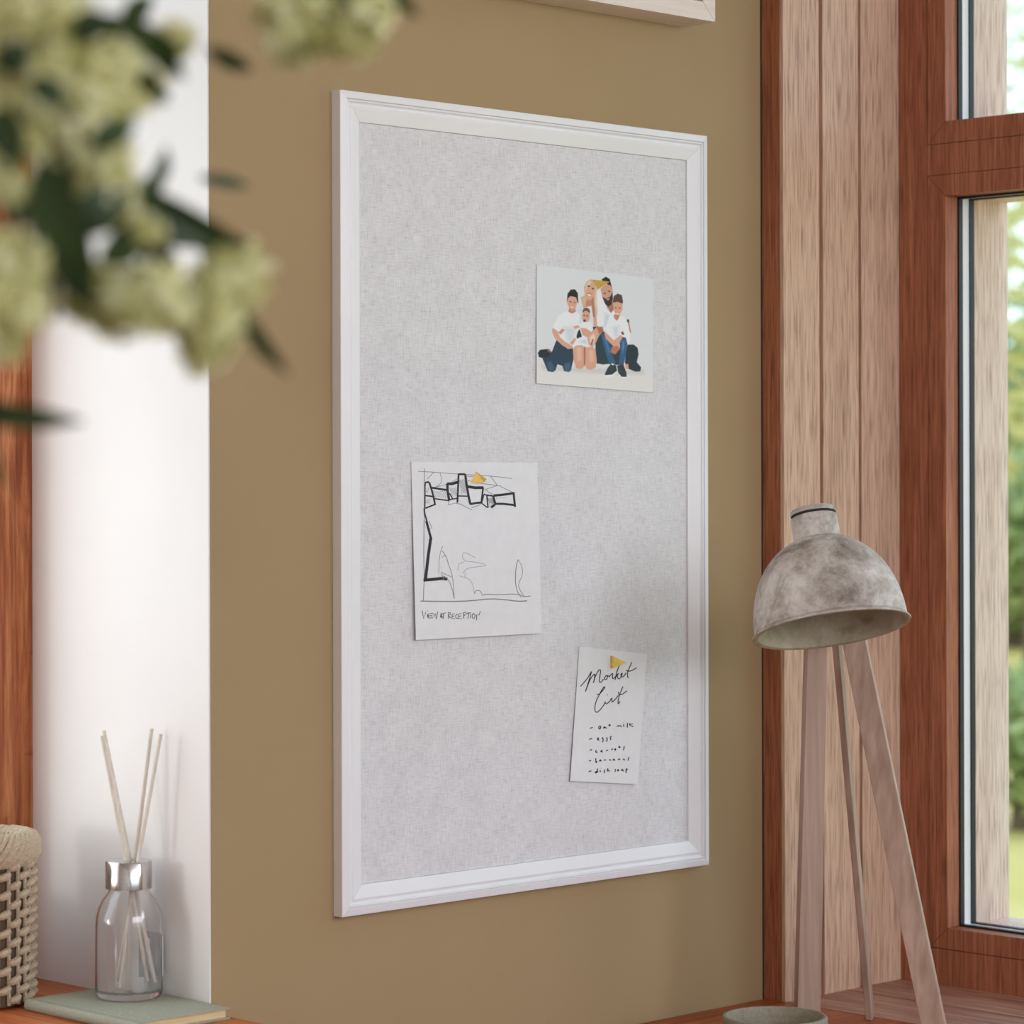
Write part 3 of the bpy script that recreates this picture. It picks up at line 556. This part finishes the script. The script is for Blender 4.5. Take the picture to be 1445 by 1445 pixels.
b = MB(); a0 = math.radians(-50); a1 = math.radians(36); rr_ = r + .0004; K = 20; lb0, lb1 = .024, .070
vs = [(bc.x + rr_*math.cos(a0 + (a1-a0)*i/K), bc.y + rr_*math.sin(a0 + (a1-a0)*i/K), bc.z + z) for z in (lb0, lb1) for i in range(K+1)]
b.add(vs, [(i, i+1, K+2+i, K+1+i) for i in range(K)]); lab = obj('label', b, M['paper'], df)
b = MB()
for (f0, f1, z0, z1) in ((.34,.62,.030,.0325),(.30,.66,.039,.0400),(.34,.60,.045,.0458),(.28,.70,.053,.0540),(.36,.58,.061,.0616)):
    v_ = [(bc.x + (rr_+.0002)*math.cos(a0+(a1-a0)*(f0+(f1-f0)*i/6)), bc.y + (rr_+.0002)*math.sin(a0+(a1-a0)*(f0+(f1-f0)*i/6)), bc.z + z) for z in (z0, z1) for i in range(7)]
    b.add(v_, [(i, i+1, 8+i, 7+i) for i in range(6)])
obj('label_print', b, M['ink'], lab)

# rope basket
bq = Vector((-.3262, .239, ZC)); RB = .0600; HB = .196
bs = thing('rope_basket', bq, 'tall narrow basket woven from cream rope with a thick coiled rim, at the left edge', 'basket')
b = MB(); b.lathe([(0, .002), (RB - .006, .002), (RB - .006, HB - .02), (RB - .010, HB - .02), (RB - .010, .006), (0, .006)], bq, n=48); fixn(obj('basket_core', b, M['basket_core'], bs, smooth=True))
b = MB(); NC = 26; rows = 15; rh = (HB - .036) / rows
for rI in range(rows):
    z = .006 + rh * (rI + .5)
    for k in range(NC):
        if (k + rI) % 2: continue
        a = 2*math.pi*k/NC; pts = []; 
        for s_ in np.linspace(-.95, .95, 7):
            aa = a + s_ * math.pi / NC * 1.15; rad = RB - .0040 + .0052 * math.cos(s_ * math.pi / 2)
            pts.append((bq.x + rad*math.cos(aa), bq.y + rad*math.sin(aa), bq.z + z + s_ * rh * .28))
        b.tube(pts, [.0022, .0040, .0044, .0046, .0044, .0040, .0022], 7)
for k in range(NC):
    a = 2*math.pi*(k + .5)/NC; b.tube([(bq.x + (RB-.0035)*math.cos(a), bq.y + (RB-.0035)*math.sin(a), bq.z + z) for z in (.004, HB*.5, HB - .03)], .0024, 6)
obj('woven_body', b, M['rope'], bs, smooth=True)
b = MB(); NR = 46
for k in range(NR):
    pts = []
    for j in range(9):
        ph_ = -.55*math.pi + 1.75*math.pi * j / 8; aa = 2*math.pi*k/NR + 1.0 * j / 8
        rad = RB - .0045 + .0105*math.cos(ph_); pts.append((bq.x + rad*math.cos(aa), bq.y + rad*math.sin(aa), bq.z + HB - .018 + .0165*math.sin(ph_)))
    b.tube(pts, .0036 + .0012*rs.rand(), 7)
obj('coiled_rim', b, M['rope'], bs, smooth=True)

# ------------------------------------------------------------------ lamp and bowl
lamp_c = Vector((.657, -.272, ZD)); dl = (lamp_c - CAM).dot(F)
lp = thing('table_lamp', lamp_c, 'tripod table lamp with grey concrete dome shade on the window ledge', 'lamp')
ds = dl - .15; rim_c = at(1173.5, 889, ds); RR = 112.5 / FPX * ds
tl = math.radians(16.0); lean = math.radians(-7.2)
axis = (Vector((0, 0, 1)) * math.cos(tl) - F * 0 + F * math.sin(tl))   # top leans away from the viewer, mouth opens toward the room
axis = Matrix.Rotation(lean, 3, F) @ axis
axis.normalize()
k = RR; D = []
for i in range(0, 25):
    t = math.radians(i * 3.1); D.append((.965*k*math.cos(t)**.88, .06*k + 1.15*k*math.sin(t)))
D = [p for p in D if p[0] > .325*k]; ztop = D[-1][1] + .03*k
outp = [(k*1.0, 0), (k*1.005, .012*k), (k*.985, .035*k), (.955*k, .05*k)] + D + [(.302*k, ztop), (.296*k, ztop + .16*k), (.288*k, ztop + .30*k)]
b = MB(); b.lathe(outp, rim_c, axis, 96); zc_ = ztop + .30*k
shade = obj('lamp_shade', b, M['concrete'], lp, smooth=True)
b = MB(); b.lathe([(k*1.0, 0), (k*.96, -.004*k), (k*.925, .01*k)] + [(p[0]*.965 - .001, p[1] - .02*k) for p in D] + [(0, D[-1][1])], rim_c, axis, 96); obj('shade_lining', b, M['concrete_in'], shade, smooth=True)
b = MB(); b.lathe([(.289*k, zc_), (.270*k, zc_ + .002*k), (.270*k, zc_ + .035*k), (.285*k, zc_ + .036*k)], rim_c, axis, 64); obj('neck_groove', b, M['groove'], shade, smooth=True)
b = MB(); b.lathe([(.285*k, zc_ + .035*k), (.292*k, zc_ + .045*k), (.292*k, zc_ + .075*k), (.278*k, zc_ + .10*k), (0, zc_ + .108*k)], rim_c, axis, 64); obj('neck_cap', b, M['concrete'], shade, smooth=True)
def bar(p0, p1, wd, w0, th, mat, name):
    p0, p1 = Vector(p0), Vector(p1); t = (p1 - p0).normalized(); wv = Vector(wd); wv = (wv - t*wv.dot(t)).normalized(); nv = t.cross(wv)
    b = MB(); P = []
    for p, s_ in ((p0, w0[0]), (p1, w0[1])):
        for a, c_ in ((-1, -1), (1, -1), (1, 1), (-1, 1)):
            q = p + wv*a*s_/2 + nv*c_*th/2
            if p is p1: q.z = max(q.z, ZD + .0003) if abs(q.z - ZD) < .02 else q.z
            P.append(q)
    b.hexa(P); return fixn(obj(name, b, mat, lp, bevel=.0012))
def leg(top, foot, wd, w0, th):
    ft = on_z(*foot, ZD + .0005); tp = at(*top, dl + .03); return bar(tp, ft, wd, w0, th, M['leg'], 'leg')
Rv = R0; 
leg((1152, 862), (1138, 1463), Rv * .93 + F * .30, (.027, .0325), .013)
leg((1177, 866), (1228, 1438), Rv * .30 + F * .95, (.022, .022), .0085)
leg((1197, 862), (1327, 1492), Rv * .93 - F * .34, (.030, .030), .012)
hb = at(1175, 846, dl + .03); b = MB(); b.lathe([(0, -.012), (.024, -.012), (.026, 0), (.024, .014), (0, .016)], hb, n=32); fixn(obj('hub', b, M['leg'], lp, smooth=True))
b = MB(); b.lathe([(0, 0), (.014, .002), (.017, .03), (.02, .045), (.010, .06), (0, .062)], rim_c + axis * .052, axis, 24); obj('bulb_socket', b, M['ceramic'], lp, smooth=True)

b = MB(); b.tube([hb, at(1172, 838, dl - .02)], .006, 12); obj('bracket', b, M['groove'], lp, smooth=True)
pc = Vector((.482, -.262, ZD)); rb = .0640
b = MB(); b.lathe([(0, .0005), (.044, .0005), (.056, .006), (.0625, .020), (rb, .040), (rb, .0475), (rb - .0015, .0495), (rb - .0045, .0495), (rb - .0062, .047), (rb - .0070, .03), (.052, .012), (0, .008)], pc, n=96)
tag(fixn(obj('bowl', b, M['stone'], smooth=True)), 'small round taupe stoneware bowl on the desk in front of the lamp', 'bowl')

# ------------------------------------------------------------------ blossoming branches in the foreground
DP = 1.28
stand_c = at(-430, 700, DP); stand_c.z = 0
sd = thing('plant_stand', stand_c, 'tall slim wooden pedestal stand left of the camera', 'stand')
b = MB(); b.lathe([(0, 0), (.14, 0), (.14, .02), (.03, .04), (.025, .80), (.10, .84), (0, .84)], stand_c, n=32); obj('column', b, M['desk'], sd, smooth=True)
b = MB(); b.lathe([(0, .8405), (.15, .8405), (.15, .865), (0, .865)], stand_c, n=48); obj('stand_top', b, M['desk'], sd, smooth=True)
vc = stand_c + Vector((0, 0, .8655)); b = MB(); b.lathe([(0, 0), (.05, 0), (.075, .06), (.07, .14), (.035, .24), (.04, .27), (.036, .27), (.031, .24), (.065, .14), (.07, .06), (.045, .006), (0, .006)], vc, n=48)
tag(fixn(obj('vase', b, M['ceramic'], smooth=True)), 'cream ceramic vase on the pedestal stand holding the blossoming branches', 'vase')
mouth = vc + Vector((0, 0, .2))
def leaf_mesh(p0, p1, wd, bend, roll):
    t = p1 - p0; L = t.length; t.normalize(); u = Matrix.Rotation(roll, 3, t) @ (-F); s_ = t.cross(u).normalized(); u = s_.cross(t)
    b = MB(); n = 12; V = []
    for i in range(n + 1):
        f = i / n; h = wd/2 * (math.sin(math.pi * f**.8))**.85 + .0004; c_ = p0 + t*L*f + u * bend * L * math.sin(math.pi*f)
        V += [c_ - s_*0 + u*h*0 + (s_*h + u*h*.25), c_, c_ + (-s_*h + u*h*.25)]
    fs = []
    for i in range(n):
        a = 3*i; fs += [(a, a+1, a+4, a+3), (a+1, a+2, a+5, a+4)]
    b.add(V, fs); return b
def cluster_mesh(c_, r, n):
    b = MB()
    for i in range(n):
        d = Vector(rs.normal(size=3)); d.normalize(); p = c_ + d * r * (.55 + .45 * rs.rand()); fs = r * (.30 + .16 * rs.rand())
        n_ = (d + Vector(rs.normal(size=3)) * .35).normalized(); u = n_.orthogonal().normalized(); v = n_.cross(u); ph_ = rs.rand() * 6
        for k in range(5):
            a = ph_ + k * 1.2566; e1 = u*math.cos(a) + v*math.sin(a); e2 = -u*math.sin(a) + v*math.cos(a)
            b.add([p, p + e1*fs*.55 + e2*fs*.36 + n_*fs*.10, p + e1*fs + n_*fs*.28, p + e1*fs*.55 - e2*fs*.36 + n_*fs*.10], [(0, 1, 2, 3)], 1 if rs.rand() < .22 else 0)
    return b
def branch(label, path, leaves, clusters):
    root = thing('blossoming_branch', mouth, label, 'branch', 'blossoming branches in the foreground')
    pts = [mouth + Vector((0, 0, -.18)), mouth + Vector((0, 0, .05))] + [at(x, y, d) for x, y, d in path]
    q = pts
    for _ in range(2):
        n_ = [q[0]]
        for i in range(len(q) - 1): n_ += [q[i]*.75 + q[i+1]*.25, q[i]*.25 + q[i+1]*.75]
        q = n_ + [q[-1]]
    b = MB(); b.tube(q, [.0032 - .0020*i/(len(q)-1) for i in range(len(q))], 7); obj('stem', b, M['stem'], root, smooth=True)
    for (x0, y0, x1, y1, wpx, d0, d1, roll) in leaves:
        b = leaf_mesh(at(x0, y0, d0), at(x1, y1, d1), wpx / FPX * (d0 + d1)/2, .10, roll); obj('leaf', b, M['leaf'], root, smooth=True)
    for (x, y, rpx, d) in clusters:
        b = cluster_mesh(at(x, y, d), rpx * 1.18 / FPX * d, 60); obj('flower_cluster', b, [M['petal'], M['petal_core']], root, smooth=False)
D_ = DP
branch('blossoming branch reaching furthest right over the olive wall edge, dark leaves and pale clusters',
 [(-60,300,1.3),(60,250,1.28),(190,285,1.28),(270,330,1.3),(320,400,1.32)],
[(60,225,130,440,80,1.23,1.24,.1),(95,330,185,260,60,1.24,1.25,.2),(20,330,80,450,66,1.24,1.24,0),(140,370,215,330,46,1.23,1.24,0),
  (195,262,372,362,50,1.28,1.34,.5),(130,315,300,350,50,1.27,1.30,-.4),(204,270,234,206,26,1.30,1.33,.9),(345,440,408,528,26,1.3,1.3,.5),(232,385,268,446,26,1.28,1.28,0),
  (160,300,232,250,34,1.27,1.3,.3),(90,250,96,400,70,1.26,1.27,1.2),(60,330,60,470,54,1.26,1.26,1.0),(130,330,100,455,60,1.27,1.27,1.3),(280,250,352,264,16,1.40,1.42,0),(200,330,250,390,44,1.28,1.3,.2),(292,470,262,498,22,1.3,1.3,0)],
 [(150,272,44,1.26),(125,410,40,1.27),(170,428,48,1.27),(222,420,42,1.26),(322,398,40,1.3),(345,385,34,1.32),(300,455,44,1.29),(290,490,34,1.3),(250,440,34,1.3),(210,325,20,1.22),(330,440,30,1.32)])
branch('blossoming branch filling the top left corner with pale green clusters and dark leaves',
 [(-90,130,1.3),(20,70,1.27),(110,60,1.27),(200,60,1.3)],
 [(0,100,40,60,44,1.22,1.22,.2),(90,150,40,110,40,1.21,1.21,.3),(150,20,100,60,44,1.22,1.22,0),(0,150,24,240,50,1.21,1.21,0),(130,210,190,170,40,1.22,1.23,0),
  (110,25,262,78,50,1.27,1.31,.2),(215,50,262,112,34,1.29,1.30,.5),(292,66,356,98,24,1.34,1.36,.4),(175,35,215,-10,34,1.3,1.3,.2),(185,135,240,130,30,1.28,1.28,.2),(200,100,236,146,34,1.28,1.28,.4),(-10,110,26,84,30,1.26,1.26,0),(80,205,110,260,44,1.27,1.27,.4),(60,300,92,180,44,1.25,1.25,.4),(40,260,20,330,50,1.25,1.25,.2)],
 [(60,55,56,1.24),(20,30,48,1.24),(110,110,52,1.25),(60,120,52,1.24),(150,150,44,1.26),(35,175,46,1.24),(110,190,46,1.25),(15,110,40,1.26),(160,85,34,1.28),(190,60,26,1.3),(90,15,38,1.28),(250,55,24,1.31),(20,235,46,1.24),(210,120,24,1.3),(150,215,36,1.26)])
branch('blossoming twig drooping from above with one pale cluster against the olive wall',
 [(-200,-200,1.3),(120,-190,1.3),(380,-120,1.33),(450,-50,1.34),(452,-12,1.34)],
 [(470,-40,500,36,30,1.33,1.33,.5),(545,-25,592,24,22,1.36,1.36,.4),(430,-30,465,30,24,1.33,1.33,.2)],
 [(415,42,46,1.34),(455,36,46,1.34),(500,40,42,1.34),(520,12,34,1.34),(400,25,30,1.34)])
branch('lowest blossoming twig at the left edge, ending in one long dark leaf',
 [(-160,470,1.26),(-60,500,1.25),(-10,430,1.24)],
 [(-60,572,118,594,36,1.25,1.25,.25),(-30,620,4,690,24,1.25,1.25,0)],
 [(15,372,44,1.22),(12,430,46,1.22),(45,395,32,1.24),(5,480,30,1.23)])

# ------------------------------------------------------------------ garden outside the window
ZG = -.5
gd = MB(); gd.box(XE + .3, 90, -30, 90, ZG - .05, ZG); o = obj('lawn', gd, M['lawn']); tag(o, 'bright yellow-green mown lawn outside the window', 'lawn', kind='stuff')
def crown(c_, rx, rz, n, size):
    b = MB()
    for i in range(n):
        d = Vector(rs.normal(size=3)).normalized() * (rs.rand() ** .4); p = Vector((c_[0] + d.x*rx, c_[1] + d.y*rx, c_[2] + d.z*rz))
        u = Vector(rs.normal(size=3)).normalized(); v = u.orthogonal().normalized(); s_ = size * (.6 + .8*rs.rand())
        b.add([p - u*s_, p + v*s_*.5, p + u*s_, p - v*s_*.5], [(0, 1, 2, 3)])
    return b
def ground(px, dist): p = CAM + (F + R0 * ((px - PX0)/FPX)) * dist; return Vector((p.x, p.y, ZG))
def tree(px, dist, zc, rx, rz, n, size, mat, label, cat='tree', name='tree', shift=0):
    p = ground(px, dist); t = thing(name, p, label, cat, 'greenery in the garden')
    b = MB(); b.tube([p, p + Vector((0, 0, (zc - ZG)*.6)), p + Vector((.1, .05, zc - ZG + rz*.3))], [rx*.10, rx*.07, rx*.03], 8); obj('trunk', b, M['bark'], t, smooth=True)
    obj('foliage', crown((p.x, p.y, zc), rx, rz, n, size), mat, t)
tree(1440, 16.0, ZG + .52, .62, .40, 700, .09, M['tree_leaf'], 'low rounded shrub standing alone on the lawn behind the lower pane', 'shrub', 'shrub')
tree(1436, 34.0, .75, 1.6, 1.1, 1500, .16, M['tree_leaf'], 'broad bush at the far edge of the lawn seen low in the pane', 'bush', 'bush')
tree(1445, 44.0, 2.3, 3.0, 2.2, 2600, .2, M['tree_leaf'], 'middle green tree behind the far bush', 'tree')
tree(1470, 30.0, 3.2, 2.0, 2.0, 700, .16, M['tree_leaf_yellow'], 'loose yellow-green tree with sky between its leaves, upper pane', 'tree')
tree(1400, 38.0, 6.5, 2.6, 2.0, 700, .18, M['tree_leaf_yellow'], 'tall sparse yellowish tree top seen in the upper pane', 'tree')
